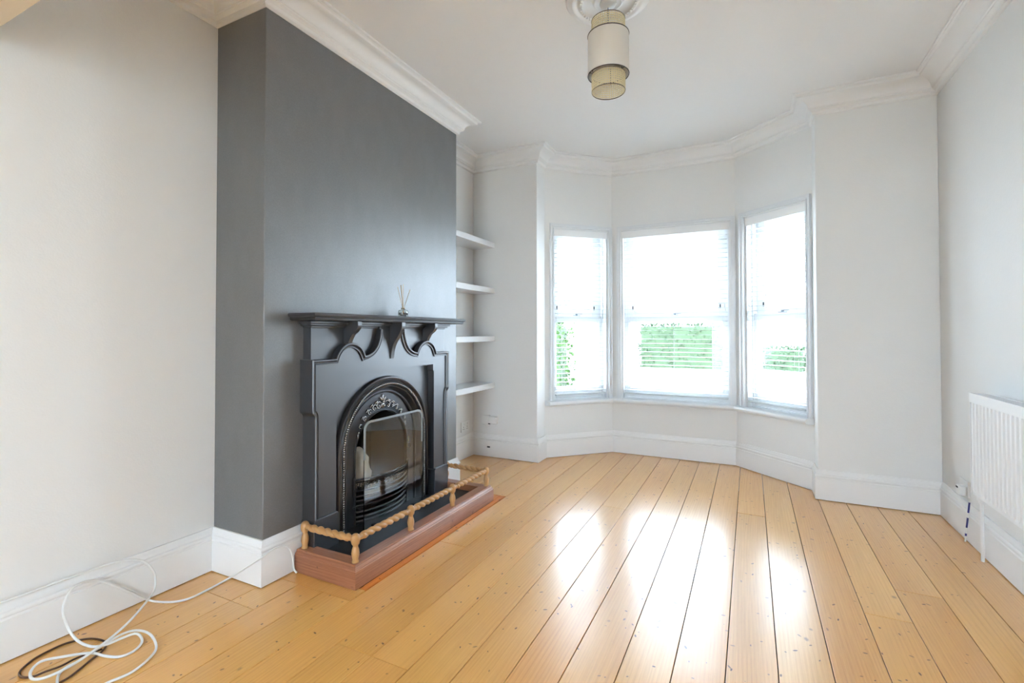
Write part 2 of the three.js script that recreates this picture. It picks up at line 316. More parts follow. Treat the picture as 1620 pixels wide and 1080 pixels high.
  // blind
  const bl = thing('venetian_blind', blindNote[f], 'blind', [a[0], 0, a[1]], 'venetian blinds in the bay'); bl.rotation.y = ry;
  const e = 0.012, w0 = -0.045, w1 = 0.004;
  part('headrail', merge([box(s0 + e + 0.004, s1 - e - 0.004, 2.0, 2.035, w0, w1 - 0.008, 0.002), box(s0 + 0.004, s1 - 0.004, 1.987, 2.047, w1 - 0.008, w1, 0.002)]), M.trim, bl);
  const slatG = new RoundedBoxGeometry(s1 - s0 - 2 * e - 0.012, 0.003, 0.044, 1, 0.0014);
  for (let y = 0.585; y < 1.985; y += 0.039) { const m = part('slat', slatG, M.slat, bl); m.position.set(cx, y, -0.0215); }
  part('bottom_rail', box(s0 + e + 0.006, s1 - e - 0.006, 0.545, 0.56, -0.044, 0.001, 0.004), M.slat, bl);
  const cords = f === 1 ? [s0 + 0.14, cx, s1 - 0.14] : [s0 + 0.1, s1 - 0.1];
  for (const s of cords) part('ladder_cord', merge([cyl(s, 0.0015, 0.55, 2.0, 0.0007, 5), cyl(s, -0.0445, 0.55, 2.0, 0.0007, 5)]), M.cord, bl);
  const sl = f === 2 ? s0 + 0.045 : s1 - 0.045;
  const pc = part('pull_cord', merge([cyl(sl, 0.01, 1.36, 1.99, 0.0009, 5), cyl(sl + 0.008, 0.01, 1.33, 1.99, 0.0009, 5)]), M.cord, bl);
  part('tassel', merge([cyl(sl, 0.01, 1.325, 1.36, 0.006, 10, 0.003), cyl(sl + 0.008, 0.01, 1.295, 1.33, 0.006, 10, 0.003)]), M.plastic, pc);
}
{ // glazed doors in the rear wall of the adjoining room, behind the camera
  const w = thing('window_4', 'white framed glazed doors in the rear wall of the adjoining room', 'window', [1.7, 0.05, ZR + 0.1], null, 'structure');
  const fr = []; for (const x of [-0.6, -0.035, 0.53]) fr.push(box(x, x + 0.07, 0, 2.15, -0.035, 0.035, 0.004)); for (const y of [0, 2.08]) fr.push(box(-0.6, 0.6, y, y + 0.07, -0.035, 0.035, 0.004));
  part('frame', merge(fr), M.gloss, w);
  for (const x of [-0.2825, 0.2825]) { const g = new THREE.PlaneGeometry(0.495, 2.01); g.translate(x, 1.075, 0); part('pane', g, M.glass, w); }
}

// ------------------------------------------------------------------ fireplace
const UC = -2.193;
const fireLocal = (name, label, cat) => { const g = thing(name, label, cat, [0, 0, UC]); g.rotation.y = Math.PI / 2; return g; };   // local x runs toward the window, y up, z into the room
const arc = (cx, cy, r, a0, a1, n) => { const o = []; for (let i = 0; i <= n; i++) { const t = a0 + (a1 - a0) * i / n; o.push([cx + r * Math.cos(t), cy + r * Math.sin(t)]); } return o; };
const qbez = (p, c, q, n) => { const o = []; for (let i = 1; i <= n; i++) { const t = i / n; o.push([(1 - t) ** 2 * p[0] + 2 * t * (1 - t) * c[0] + t * t * q[0], (1 - t) ** 2 * p[1] + 2 * t * (1 - t) * c[1] + t * t * q[1]]); } return o; };
{
  const su = fireLocal('fireplace_surround', 'black cast iron fireplace surround with scalloped frieze and brackets under mantel shelf', 'fireplace');
  const Y0 = 0.064;
  const left = [[-0.556, Y0], [-0.556, 0.708], ...qbez([-0.556, 0.708], [-0.556, 0.722], [-0.566, 0.727], 4), ...qbez([-0.566, 0.727], [-0.574, 0.731], [-0.574, 0.745], 4), [-0.574, 0.986], [-0.4287, 0.986],
    ...arc(-0.325, 0.955, 0.108, Math.PI - 0.291, 0.36, 16).slice(1), ...qbez([-0.224, 0.993], [-0.115, 1.005], [-0.104, 1.135], 12), [-0.098, 1.172]];
  const right = left.map(([x, y]) => [-x, y]).reverse();
  const open = [[0.415, Y0], [0.415, 0.862], [0.405, 0.872], [0.405, 0.908], [-0.405, 0.908], [-0.405, 0.872], [-0.415, 0.862], [-0.415, Y0]];
  part('front_plate', extrude([...left, ...right, ...open], 0.073), M.iron, su);
  // moulded band that follows the plate's edge
  const band = [[0, 0.0725], [0, 0.084], [-0.003, 0.088], [-0.008, 0.088], [-0.0105, 0.084], [-0.012, 0.079], [-0.016, 0.0765], [-0.020, 0.078], [-0.022, 0.081], [-0.0255, 0.081], [-0.027, 0.078], [-0.027, 0.0725]];
  const lb = left.slice(1, -1).map((q) => [...q]); lb.unshift([-0.556, 0.226]);
  const mp = (x, y, h) => [x, y, h];
  part('edge_moulding', sweep(lb, band, mp, undefined, undefined, 0.4), M.iron, su);
  part('edge_moulding', sweep(lb.map(([x, y]) => [-x, y]).reverse(), band, mp, undefined, undefined, 0.4), M.iron, su);
  part('frieze', box(-0.556, 0.556, 0.95, 1.175, 0.0, 0.052), M.iron, su);
  part('bed_moulding', merge([box(-0.586, 0.586, 1.159, 1.173, 0, 0.088, 0.004), box(-0.575, 0.575, 1.148, 1.162, 0, 0.076, 0.005), box(-0.563, 0.563, 1.139, 1.15, 0, 0.062, 0.004)]), M.iron, su);
  const bracket = (x, tip, w, zt, zl) => { // an S-curved corbel, profile in (out, up)
    const p = [[0.045, 1.174], [zt, 1.174], [zt, 1.152], ...qbez([zt, 1.152], [zt - 0.004, 1.125], [zl + 0.028, (1.12 + tip) / 2 + 0.02], 6), ...qbez([zl + 0.028, (1.12 + tip) / 2 + 0.02], [zl + 0.006, (1.12 + tip) / 2 - 0.01], [zl, tip], 6), [0.045, tip]];
    const g = extrude(p, w, [], 0.002); g.rotateY(-Math.PI / 2); g.translate(x + w / 2, 0, 0); part('bracket', g, M.iron, su);
  };
  bracket(-0.335, 1.055, 0.024, 0.15, 0.082); bracket(0.335, 1.055, 0.024, 0.15, 0.082); bracket(0, 0.966, 0.026, 0.16, 0.078);
  const shelfProf = [[0, 1.173], [0.158, 1.173], [0.164, 1.176], [0.166, 1.182], [0.164, 1.187], [0.168, 1.19], [0.174, 1.192], [0.177, 1.199], [0.174, 1.206], [0.17, 1.208], [0, 1.208]];
  // mitred round three sides: the profile's offset counted from the wall line inside the shelf
  const sp = shelfProf.map(([o, y]) => [o - 0.15, y]);
  part('mantel_shelf', merge([sweep([[-0.617, -0.001], [-0.617, 0.15], [0.617, 0.15], [0.617, -0.001]], sp.map(([o, y]) => [Math.max(o, -0.1), y]), (x, z, h) => [x, h, z], undefined, undefined, 0.6), box(-0.6, 0.6, 1.174, 1.2075, 0, 0.14)]), M.iron, su);
  for (const s of [-1, 1]) {
    const g = extrude([[0.408, Y0], [0.562, Y0], [0.562, 0.212], [0.552, 0.226], [0.418, 0.226], [0.408, 0.215]].map(([x, y]) => [x * s, y]), 0.084, [], 0.003); part('plinth', g, M.iron, su);
  }
}
{
  const ins = fireLocal('fireplace_insert', 'arched black cast iron fireplace insert with grate and scroll ornament', 'fireplace');
  const Y0 = 0.064, SP = 0.478;
  const archPath = (r, n = 28) => [[-r, Y0], ...arc(0, SP, r, Math.PI, 0, n), [r, Y0]];
  part('face_plate', extrude([[-0.42, Y0], [-0.42, 0.92], [0.42, 0.92], [0.42, Y0], ...archPath(0.375).reverse()], 0.02).translate(0, 0, 0.006), M.iron, ins);
  const prof = [[0, 0.02], [0, 0.042], [-0.004, 0.05], [-0.011, 0.053], [-0.018, 0.049], [-0.021, 0.04], [-0.027, 0.037], [-0.031, 0.04], [-0.036, 0.046], [-0.052, 0.044], [-0.056, 0.036], [-0.064, 0.034], [-0.072, 0.026], [-0.084, 0.012], [-0.09, 0.012], [-0.094, 0.016], [-0.1, 0.012], [-0.1, -0.015]];
  part('arch_moulding', sweep(archPath(0.386, 40), prof, (x, y, h) => [x, y, h], undefined, undefined, 0.5), M.castiron, ins);
  { // string of beads round the arch
    const bead = new THREE.IcosahedronGeometry(0.0062, 1), list = [], R = 0.342, n1 = 36, n2 = 96;
    for (let i = 0; i < n1; i++) for (const s of [-1, 1]) list.push(bead.clone().translate(s * R, Y0 + 0.005 + (SP - Y0) * i / n1, 0.049));
    for (let i = 0; i <= n2; i++) { const t = Math.PI * i / n2; list.push(bead.clone().translate(R * Math.cos(t), SP + R * Math.sin(t), 0.049)); }
    part('beading', merge(list), M.polished, ins).userData.kind = 'stuff';
  }
  const hoodHole = [[-0.212, Y0], [-0.212, 0.445], ...arc(0, 0.445, 0.212, Math.PI, 0, 24).slice(1), [0.212, Y0]];
  part('hood', extrude([[-0.29, Y0], ...arc(0, SP, 0.29, Math.PI, 0, 28), [0.29, Y0], ...hoodHole.slice().reverse()], 0.014).translate(0, 0, -0.012), M.castiron, ins);
  part('hood_rim', sweep(hoodHole.slice().reverse(), [[-0.001, -0.004], [-0.001, 0.008], [-0.006, 0.011], [-0.011, 0.008], [-0.011, -0.004]], (x, y, h) => [x, y, h], undefined, undefined, 0.6), M.castiron, ins);
  { // scrollwork over the hood
    const L = [], curl = (cx, cy, r, a0, a1, th) => { const p = []; for (let i = 0; i <= 14; i++) { const t = a0 + (a1 - a0) * i / 14, q = r * (1 - 0.62 * i / 14); p.push([cx + q * Math.cos(t), cy + q * Math.sin(t), 0.008 + 0.006 * i / 14]); } L.push(tube(p, th, 28, 6)); };
    const ball = (x, y, r, z = 0.008) => { const g = new THREE.IcosahedronGeometry(r, 1); g.translate(x, y, z); L.push(g); };
    const leaf = (x, y, a, l, w) => { const g = new THREE.IcosahedronGeometry(1, 2); g.scale(l, w, 0.006); g.rotateZ(a); g.translate(x, y, 0.007); L.push(g); };
    leaf(0, 0.735, Math.PI / 2, 0.022, 0.009); leaf(-0.014, 0.728, 2.2, 0.018, 0.007); leaf(0.014, 0.728, 0.94, 0.018, 0.007); ball(0, 0.712, 0.009, 0.012); leaf(0, 0.69, Math.PI / 2, 0.018, 0.016); ball(0, 0.69, 0.008, 0.016);
    for (const s of [-1, 1]) {
      const m = (x) => s * x, cc = (cx, cy, r, a0, a1, th) => curl(m(cx), cy, r, s > 0 ? a0 : Math.PI - a0, s > 0 ? a1 : Math.PI - a1, th);
      cc(0.038, 0.692, 0.024, 2.4, -3.2, 0.0042); cc(0.075, 0.684, 0.022, 3.4, -2.2, 0.004); cc(0.112, 0.664, 0.018, 2.6, -3, 0.0036); cc(0.15, 0.632, 0.016, 2.4, -3, 0.0034); cc(0.182, 0.595, 0.014, 2.2, -3, 0.003);
      leaf(m(0.055), 0.714, s * -0.5, 0.016, 0.006); leaf(m(0.095), 0.7, s * -0.7, 0.015, 0.006); leaf(m(0.13), 0.676, s * -0.8, 0.014, 0.005); leaf(m(0.168), 0.642, s * -0.9, 0.013, 0.005);
      ball(m(0.038), 0.692, 0.007, 0.014); ball(m(0.075), 0.684, 0.006, 0.014); ball(m(0.112), 0.664, 0.0055, 0.014); ball(m(0.15), 0.632, 0.005, 0.014); ball(m(0.195), 0.565, 0.006); leaf(m(0.2), 0.545, 1.57, 0.016, 0.006);
    }
    part('scroll_ornament', merge(L), M.polished, ins);
  }
  { const p = part('damper_plate', merge([new THREE.IcosahedronGeometry(1, 2).scale(0.006, 0.016, 0.005).translate(0.232, 0.447, 0.006), new THREE.IcosahedronGeometry(0.006, 1).translate(0.232, 0.462, 0.008)]), M.polished, ins);
    const r = new THREE.TorusGeometry(0.0165, 0.0034, 8, 24); r.translate(0.232, 0.412, 0.011); part('damper_ring', r, M.polished, p, 'bright ring pull'); }
  { // the firebox behind
    const b = -0.26; const gS = (s) => { const g = new THREE.BufferGeometry(); const q = [[s * 0.30, 0.066, -0.012], [s * 0.19, 0.066, b], [s * 0.19, 0.82, b], [s * 0.30, 0.82, -0.012]]; g.setAttribute('position', new THREE.BufferAttribute(new Float32Array([...q[0], ...q[1], ...q[2], ...q[0], ...q[2], ...q[3]]), 3)); g.computeVertexNormals(); return g; };
    part('firebox', merge([gS(-1), gS(1), box(-0.2, 0.2, 0.066, 0.82, b - 0.01, b), box(-0.3, 0.3, 0.81, 0.822, b, -0.012), box(-0.3, 0.3, 0.05, 0.066, b, -0.0)]), M.soot, ins, 'sooty black firebox');
  }
  { // bow-fronted grate
    const bow = (y, k = 0.062, xw = 0.222) => { const p = []; for (let i = 0; i <= 12; i++) { const t = i / 12 * 2 - 1; p.push([xw * t, y, 0.004 + k * (1 - t * t)]); } return p; };
    for (const [y, r] of [[0.312, 0.0058], [0.298, 0.0045], [0.25, 0.0045], [0.222, 0.0048], [0.197, 0.0048], [0.172, 0.0048]]) part('grate_bar', tube(bow(y), r, 36, 8), M.castiron, ins);
    const fret = []; for (let i = 0; i <= 34; i++) { const t = i / 34 * 2 - 1; const tr = new THREE.TorusGeometry(0.012, 0.0026, 6, 14, Math.PI); tr.translate(0.21 * t, i % 2 ? 0.262 : 0.282, 0.004 + 0.062 * (1 - t * t)); if (i % 2) { const gg = new THREE.TorusGeometry(0.012, 0.0026, 6, 14, Math.PI); gg.rotateZ(Math.PI); gg.translate(0.21 * t, 0.284, 0.004 + 0.062 * (1 - t * t)); fret.push(gg); } fret.push(tr); }
    part('grate_fret', merge(fret), M.castiron, ins);
    for (const s of [-1, 1]) part('grate_post', merge([cyl(s * 0.226, 0.008, 0.17, 0.318, 0.0055, 10), new THREE.IcosahedronGeometry(0.0095, 2).translate(s * 0.226, 0.324, 0.008), new THREE.IcosahedronGeometry(0.009, 2).translate(s * 0.226, 0.168, 0.008)]), M.castiron, ins);
    for (const y of [0.134, 0.107, 0.082]) part('ash_bar', tube(bow(y, 0.05, 0.205), 0.0068, 30, 8), M.iron, ins);
    part('grate_floor', box(-0.2, 0.2, 0.15, 0.16, -0.24, 0.03), M.soot, ins);
  }
}
{ // pale lump left in the grate
  const g = mergeVertices(new THREE.IcosahedronGeometry(1, 5).deleteAttribute('uv').deleteAttribute('normal')); const p = g.attributes.position;
  for (let i = 0; i < p.count; i++) { const v = new THREE.Vector3().fromBufferAttribute(p, i); const k = 0.74 + 0.36 * vnoise(v.x * 1.7 + 5, v.y * 1.7 + v.z * 2.3 + 9, 77) + 0.2 * vnoise(v.x * 5 + v.z * 3, v.y * 5 + 3, 78) + 0.07 * vnoise(v.x * 14, v.y * 14 + v.z * 11, 79); v.multiplyScalar(k); v.x = clamp(v.x, -0.8, 0.75); v.y = clamp(v.y, -0.85, 0.9); p.setXYZ(i, v.x, v.y, v.z); }
  g.scale(0.075, 0.12, 0.075); g.rotateZ(0.12); g.computeVertexNormals();
  g.rotateY(Math.PI / 2); g.translate(-0.085, 0.345, UC + 0.125);
  single('stone_lump', g, M.stone, 'pale chalky stone lump standing in the fire grate behind glass', 'stone');
}
{ // glass screen
  const sc = fireLocal('fire_screen', 'clear glass fire screen with pale rounded top edge standing before the grate', 'fire screen');
  const out = (i) => { const x = 0.252 - i, t = 0.642 - i, r = 0.045 - i * 0.5; return [[-x, 0.068], ...arc(-x + r, t - r, r, Math.PI, Math.PI / 2, 6), ...arc(x - r, t - r, r, Math.PI / 2, 0, 6), [x, 0.068]]; };
  part('glass_sheet', extrude([[-0.251, 0.068], [-0.251, 0.44], ...out(0.011).slice(1, -1).filter((q) => q[1] > 0.44), [0.251, 0.44], [0.251, 0.068]], 0.006).translate(0, 0, 0.098), M.screen, sc);
  part('bevelled_edge', extrude([...out(0), ...out(0.0112).reverse()].map(([x, y]) => [x, y < 0.1 ? 0.44 : y]), 0.005).translate(0, 0, 0.0985), M.bevel, sc, 'pale frosted glass edge');
  for (const s of [-1, 1]) part('foot', box(s * 0.17 - 0.012, s * 0.17 + 0.012, 0.065, 0.078, 0.085, 0.125, 0.003), M.dark, sc);
}
single('hearth', metreUV(box(0.0, 0.312, 0, 0.064, -2.75, -1.648, 0.003)), M.slate, 'black slate hearth slab inside the wooden fender', 'hearth');
{ // fender
  const fe = thing('wooden_fender', 'red-brown pine hearth fender with golden barley twist rails', 'fender', [0.22, 0, -2.2]);
  const xf = 0.402, xi = 0.314, zn = -1.574, zf = -2.822, bw = 0.074;
  // path round the outside; the profile's offset runs inward
  const path = [[0.024, zf], [xf, zf], [xf, zn], [0.024, zn]];
  const pr = [[0, 0.002], [0, 0.078], [0.003, 0.081], [0.003, 0.085], [0.008, 0.09], [0.012, 0.094], [0.012, 0.1], [0.0145, 0.102], [bw, 0.102], [bw, 0.002]];
  const inward = pr;
  const seg = (i, nm) => { const g = metreUV(sweep(path, inward, undefined, i, i + 1, 0.3, true), i === 1 ? 'z' : 'x', [i * 0.2, i * 0.31]); wpart(nm, g, M.redwood, fe); };
  seg(0, 'end_board'); seg(1, 'front_board'); seg(2, 'end_board');
  const posts = [[0.05, -1.611], [0.366, -1.611], [0.366, -1.998], [0.366, -2.384], [0.366, -2.786], [0.05, -2.786]];
  const pp = [[0, 0.101], [0.0125, 0.101], [0.0135, 0.106], [0.0105, 0.112], [0.0125, 0.125], [0.015, 0.14], [0.0135, 0.155], [0.0095, 0.17], [0.0095, 0.176], [0.014, 0.183], [0.0165, 0.196], [0.0165, 0.21], [0.0135, 0.22], [0.008, 0.226], [0, 0.228]];
  for (const [x, z] of posts) wpart('post', lathe(pp.map(([r, y]) => [r * 1.2, y]), 20).translate(x, 0, z), M.turned, fe);
  const rail = (p, q, hand) => { // rope-turned rail between two posts
    const a = new THREE.Vector3(p[0], 0.203, p[1]), b = new THREE.Vector3(q[0], 0.203, q[1]), dir = b.clone().sub(a), len = dir.length(); dir.normalize();
    const up = new THREE.Vector3(0, 1, 0), sd = dir.clone().cross(up), N = Math.round(len / 0.0035), K = 16, pos = [], idx = [];
    for (let i = 0; i <= N; i++) for (let k = 0; k < K; k++) {
      const s = i / N * len, e = Math.min(s, len - s), t = k / K * Math.PI * 2, ph = t * 2 + hand * s / 0.043 * Math.PI * 2;
      const twist = 0.0098 + 0.0078 * Math.pow(Math.abs(Math.cos(ph / 2)), 0.75);
      const ringR = 0.0128 + 0.0016 * Math.cos(e / 0.0075 * Math.PI * 2);
      const r = e < 0.04 ? ringR : twist;
      const c = a.clone().addScaledVector(dir, s).addScaledVector(up, r * Math.sin(t)).addScaledVector(sd, r * Math.cos(t)); pos.push(c.x, c.y, c.z);
    }
    for (let i = 0; i < N; i++) for (let k = 0; k < K; k++) { const A0 = i * K + k, B0 = i * K + (k + 1) % K; idx.push(A0, B0, A0 + K, B0, B0 + K, A0 + K); }
    const g = new THREE.BufferGeometry(); g.setAttribute('position', new THREE.BufferAttribute(new Float32Array(pos), 3)); g.setIndex(idx); g.computeVertexNormals(); wpart('twisted_rail', g, M.turned, fe);
  };
  for (let i = 0; i < posts.length - 1; i++) rail(posts[i], posts[i + 1], i % 2 ? 1 : 1);
}
{ // reed diffuser on the mantel
  const z = -2.285, x = 0.08, y = 1.2085;
  const df = thing('reed_diffuser', 'small clear glass reed diffuser with thin wooden sticks on mantel shelf', 'diffuser', [x, y, z]);
  part('bottle', lathe([[0, 0], [0.026, 0], [0.029, 0.004], [0.029, 0.034], [0.026, 0.04], [0.012, 0.044], [0.011, 0.05], [0.012, 0.054], [0.009, 0.054], [0.0085, 0.046], [0.022, 0.038], [0.0255, 0.033], [0.0255, 0.006], [0, 0.006]], 28), M.bottle, df);
  part('collar', new THREE.TorusGeometry(0.011, 0.002, 8, 20).rotateX(Math.PI / 2).translate(0, 0.052, 0), M.reed, df);
  for (const [dx, dz, h] of [[0.004, 0.004, 0.195], [-0.01, 0.012, 0.19], [0.01, 0.062, 0.175], [0.012, -0.05, 0.168], [-0.02, -0.006, 0.192]]) part('reed', tube([[-dx * 0.25, 0.008, -dz * 0.25], [dx, h, dz]], 0.0015, 2, 6), M.reed, df);
}
// ------------------------------------------------------------------ shelves in the alcove
[[1.922, 'topmost white floating shelf in the alcove'], [1.512, 'second white floating shelf from the top of the alcove'], [1.083, 'third white floating shelf from the top of the alcove'], [0.666, 'lowest white floating shelf in the alcove']].forEach(([y, label]) =>
  single('floating_shelf', box(A, -0.12, y - 0.047, y, D, Z2, 0.002), M.gloss, label, 'shelf', 'floating shelves in the alcove'));

// ------------------------------------------------------------------ pendant and ceiling rose
{
  const px = 1.3445, pz = -2.23;
  const rose = thing('ceiling_rose', 'round white moulded plaster ceiling rose above the pendant shade', 'ceiling rose', [px, H, pz]);
  part('rose_disc', lathe([[0, -0.016], [0.055, -0.016], [0.06, -0.022], [0.07, -0.02], [0.075, -0.012], [0.115, -0.014], [0.122, -0.024], [0.136, -0.026], [0.142, -0.016], [0.15, -0.014], [0.158, -0.02], [0.172, -0.019], [0.18, -0.01], [0.19, -0.01], [0.197, -0.004], [0.2, 0], [0, 0]], 64), M.trim, rose);
  const dl = []; for (let i = 0; i < 44; i++) { const t = i / 44 * Math.PI * 2; const g = new RoundedBoxGeometry(0.012, 0.012, 0.01, 1, 0.003); g.translate(0.129, -0.027, 0); g.rotateY(t); dl.push(g); }
  part('dentil_ring', merge(dl), M.trim, rose);
  const pe = thing('pendant_light', 'hanging pendant lamp with cream fabric drum between woven cane bands', 'pendant light', [px, 2.255, pz]);
  const y = (v) => v - 2.255;
  part('ceiling_cup', lathe([[0, y(2.684)], [0.036, y(2.684)], [0.04, y(2.676)], [0.034, y(2.664)], [0.014, y(2.656)], [0, y(2.656)]], 28), M.plastic, pe);
  part('flex', cyl(0, 0, y(2.49), y(2.66), 0.0028, 8), M.metal, pe);
  part('lamp_holder', merge([cyl(0, 0, y(2.44), y(2.5), 0.017, 16), cyl(0, 0, y(2.425), y(2.445), 0.021, 16)]), M.plastic, pe);
  part('bulb', new THREE.SphereGeometry(0.03, 20, 14).translate(0, y(2.395), 0), M.plastic, pe);
  const drum = part('fabric_drum', lathe([[0.0945, y(2.3336)], [0.0955, y(2.3336)], [0.0955, y(2.5229)], [0.0945, y(2.5229)], [0.0945, y(2.3336)]], 56), M.fabric, pe, 'cream fabric drum');
  const hoop = (r, yy, th = 0.0022) => new THREE.TorusGeometry(r, th, 8, 56).rotateX(Math.PI / 2).translate(0, yy, 0);
  part('hoop', hoop(0.0955, y(2.3336)), M.ring, drum); part('hoop', hoop(0.0955, y(2.5229)), M.ring, drum);
  for (const [y0, y1] of [[2.255, 2.335], [2.50, 2.5944]]) {
    const L = [], R = 0.0775, nv = 46;
    for (let i = 0; i < nv; i++) { const t = i / nv * Math.PI * 2; const g = new THREE.BoxGeometry(0.0012, y1 - y0, 0.0036); g.translate(R, y((y0 + y1) / 2), 0); g.rotateY(t); L.push(g); }
    const nh = Math.round((y1 - y0) / 0.0105); for (let i = 0; i <= nh; i++) L.push(lathe([[R - 0.0008, y(y0 + (y1 - y0) * i / nh) - 0.002], [R + 0.0008, y(y0 + (y1 - y0) * i / nh) - 0.002], [R + 0.0008, y(y0 + (y1 - y0) * i / nh) + 0.002], [R - 0.0008, y(y0 + (y1 - y0) * i / nh) + 0.002]], 46));
    for (let i = 0; i < nv; i += 2) for (const s of [-1, 1]) { const p = []; for (let k = 0; k <= 4; k++) { const t = (i + s * k * 1.6) / nv * Math.PI * 2; p.push([(R + 0.0011) * Math.cos(t), y(y0 + (y1 - y0) * k / 4), (R + 0.0011) * Math.sin(t)]); } L.push(tube(p, 0.0007, 6, 3)); }
    const b = part('cane_band', merge(L), M.cane, pe, 'woven cane band');
    part('hoop', hoop(R, y(y0), 0.002), M.ring, b); part('hoop', hoop(R, y(y1), 0.002), M.ring, b);
  }
  const sp = []; for (let i = 0; i < 3; i++) { const t = i / 3 * Math.PI * 2 + 0.4; sp.push(tube([[0.02 * Math.cos(t), y(2.5), 0.02 * Math.sin(t)], [0.077 * Math.cos(t), y(2.5), 0.077 * Math.sin(t)], [0.0945 * Math.cos(t), y(2.51), 0.0945 * Math.sin(t)]], 0.0014, 8, 6)); sp.push(tube([[0.077 * Math.cos(t), y(2.335), 0.077 * Math.sin(t)], [0.0945 * Math.cos(t), y(2.335), 0.0945 * Math.sin(t)]], 0.0014, 2, 6)); sp.push(tube([[0.0775 * Math.cos(t), y(2.335), 0.0775 * Math.sin(t)], [0.0775 * Math.cos(t), y(2.5), 0.0775 * Math.sin(t)]], 0.0014, 2, 6)); }
  part('shade_carrier', merge(sp), M.ring, pe);
}

// ------------------------------------------------------------------ radiator and its fittings
{
  const xf = W - 0.092, z0 = -3.09, z1 = -1.85, y0 = 0.335, y1 = 0.822;
  const ra = thing('radiator', 'white ribbed panel radiator on the wall beside wide pier', 'radiator', [W - 0.06, 0, (z0 + z1) / 2]);
  { // pressed front panel with vertical ribs
    const pos = [], idx = [], prof = [], pitch = 0.0385; for (let z = z0 + 0.012; z < z1 - 0.02; z += pitch) prof.push([0, z], [-0.0, z + pitch * 0.42], [0.009, z + pitch * 0.55], [0.009, z + pitch * 0.86]); prof.push([0, z1 - 0.012]);
    const rows = [[y0, 1], [y0 + 0.012, 1], [y0 + 0.03, 0], [y1 - 0.06, 0], [y1 - 0.042, 1], [y1 - 0.02, 1]];
    for (const [yy, fl] of rows) for (const [dx, z] of prof) pos.push(xf + (fl ? 0.002 : dx), yy, z);
    const n = prof.length; for (let j = 0; j < rows.length - 1; j++) for (let i = 0; i < n - 1; i++) { const a = j * n + i; idx.push(a, a + 1, a + n, a + 1, a + n + 1, a + n); }
    let g = new THREE.BufferGeometry(); g.setAttribute('position', new THREE.BufferAttribute(new Float32Array(pos), 3)); g.setIndex(idx); g.computeVertexNormals(); g = toCreasedNormals(g, 0.5);
    wpart('front_panel', g, M.rad, ra);
  }
  wpart('back_panel', box(xf + 0.014, xf + 0.05, y0, y1 - 0.02, z0 + 0.012, z1 - 0.012, 0.004), M.rad, ra);
  wpart('side_cover', box(xf - 0.002, xf + 0.062, y0, y1 - 0.006, z0, z0 + 0.006, 0.002), M.rad, ra); wpart('side_cover', box(xf - 0.002, xf + 0.062, y0, y1 - 0.006, z1 - 0.006, z1, 0.002), M.rad, ra);
  const gl = [box(xf - 0.004, xf + 0.002, y1 - 0.047, y1, z0, z1, 0.002), box(xf + 0.058, xf + 0.064, y1 - 0.03, y1, z0, z1, 0.002)]; for (let z = z0 + 0.02; z < z1 - 0.01; z += 0.022) gl.push(box(xf, xf + 0.06, y1 - 0.006, y1 - 0.002, z, z + 0.007));
  wpart('top_grille', merge(gl), M.rad, ra);
  for (const z of [z0 + 0.2, z1 - 0.2]) wpart('wall_bracket', box(xf + 0.05, W - 0.001, y0 + 0.05, y1 - 0.06, z, z + 0.03), M.rad, ra);
  wpart('valve', merge([cyl(W - 0.05, z0 - 0.012, 0.285, 0.36, 0.013, 16), cyl(W - 0.05, z0 - 0.012, 0.3, 0.33, 0.018, 16), box(W - 0.062, W - 0.038, 0.335, 0.357, z0 - 0.02, z0 + 0.03, 0.004)]), M.rad, ra);
  wpart('pipe', tube([[W - 0.05, 0.29, z0 - 0.012], [W - 0.048, 0.2, z0 - 0.02], [W - 0.042, 0.1, z0 - 0.035], [W - 0.042, 0.0, z0 - 0.035]], 0.0078, 20, 10), M.rad, ra, ra, 'white painted pipe');
}
{ // blue insulated bonding wire beside the pipe
  const L = [[0.232, -3.317], [0.18, -3.333], [0.12, -3.35], [0.06, -3.368], [0.0, -3.382]].map(([y, z]) => [W - 0.0285, y, z]);
  const wgrp = thing('bonding_wire', 'thin blue wire patchily painted white running down skirting to floor', 'wire', [W - 0.0285, 0, -3.35]);
  wpart('wire', tube(L, 0.004, 24, 8), M.cable, wgrp);
  const cu = new THREE.CatmullRomCurve3(L.map(V)); for (const [a, b] of [[0.02, 0.3], [0.42, 0.66], [0.8, 0.86]]) { const q = []; for (let i = 0; i <= 5; i++) { const v = cu.getPoint(a + (b - a) * i / 5); q.push([v.x - 0.0004, v.y, v.z]); } wpart('bare_blue_length', tube(q, 0.0043, 10, 8), M.blue, wgrp, wgrp, 'bare blue insulation'); }
}
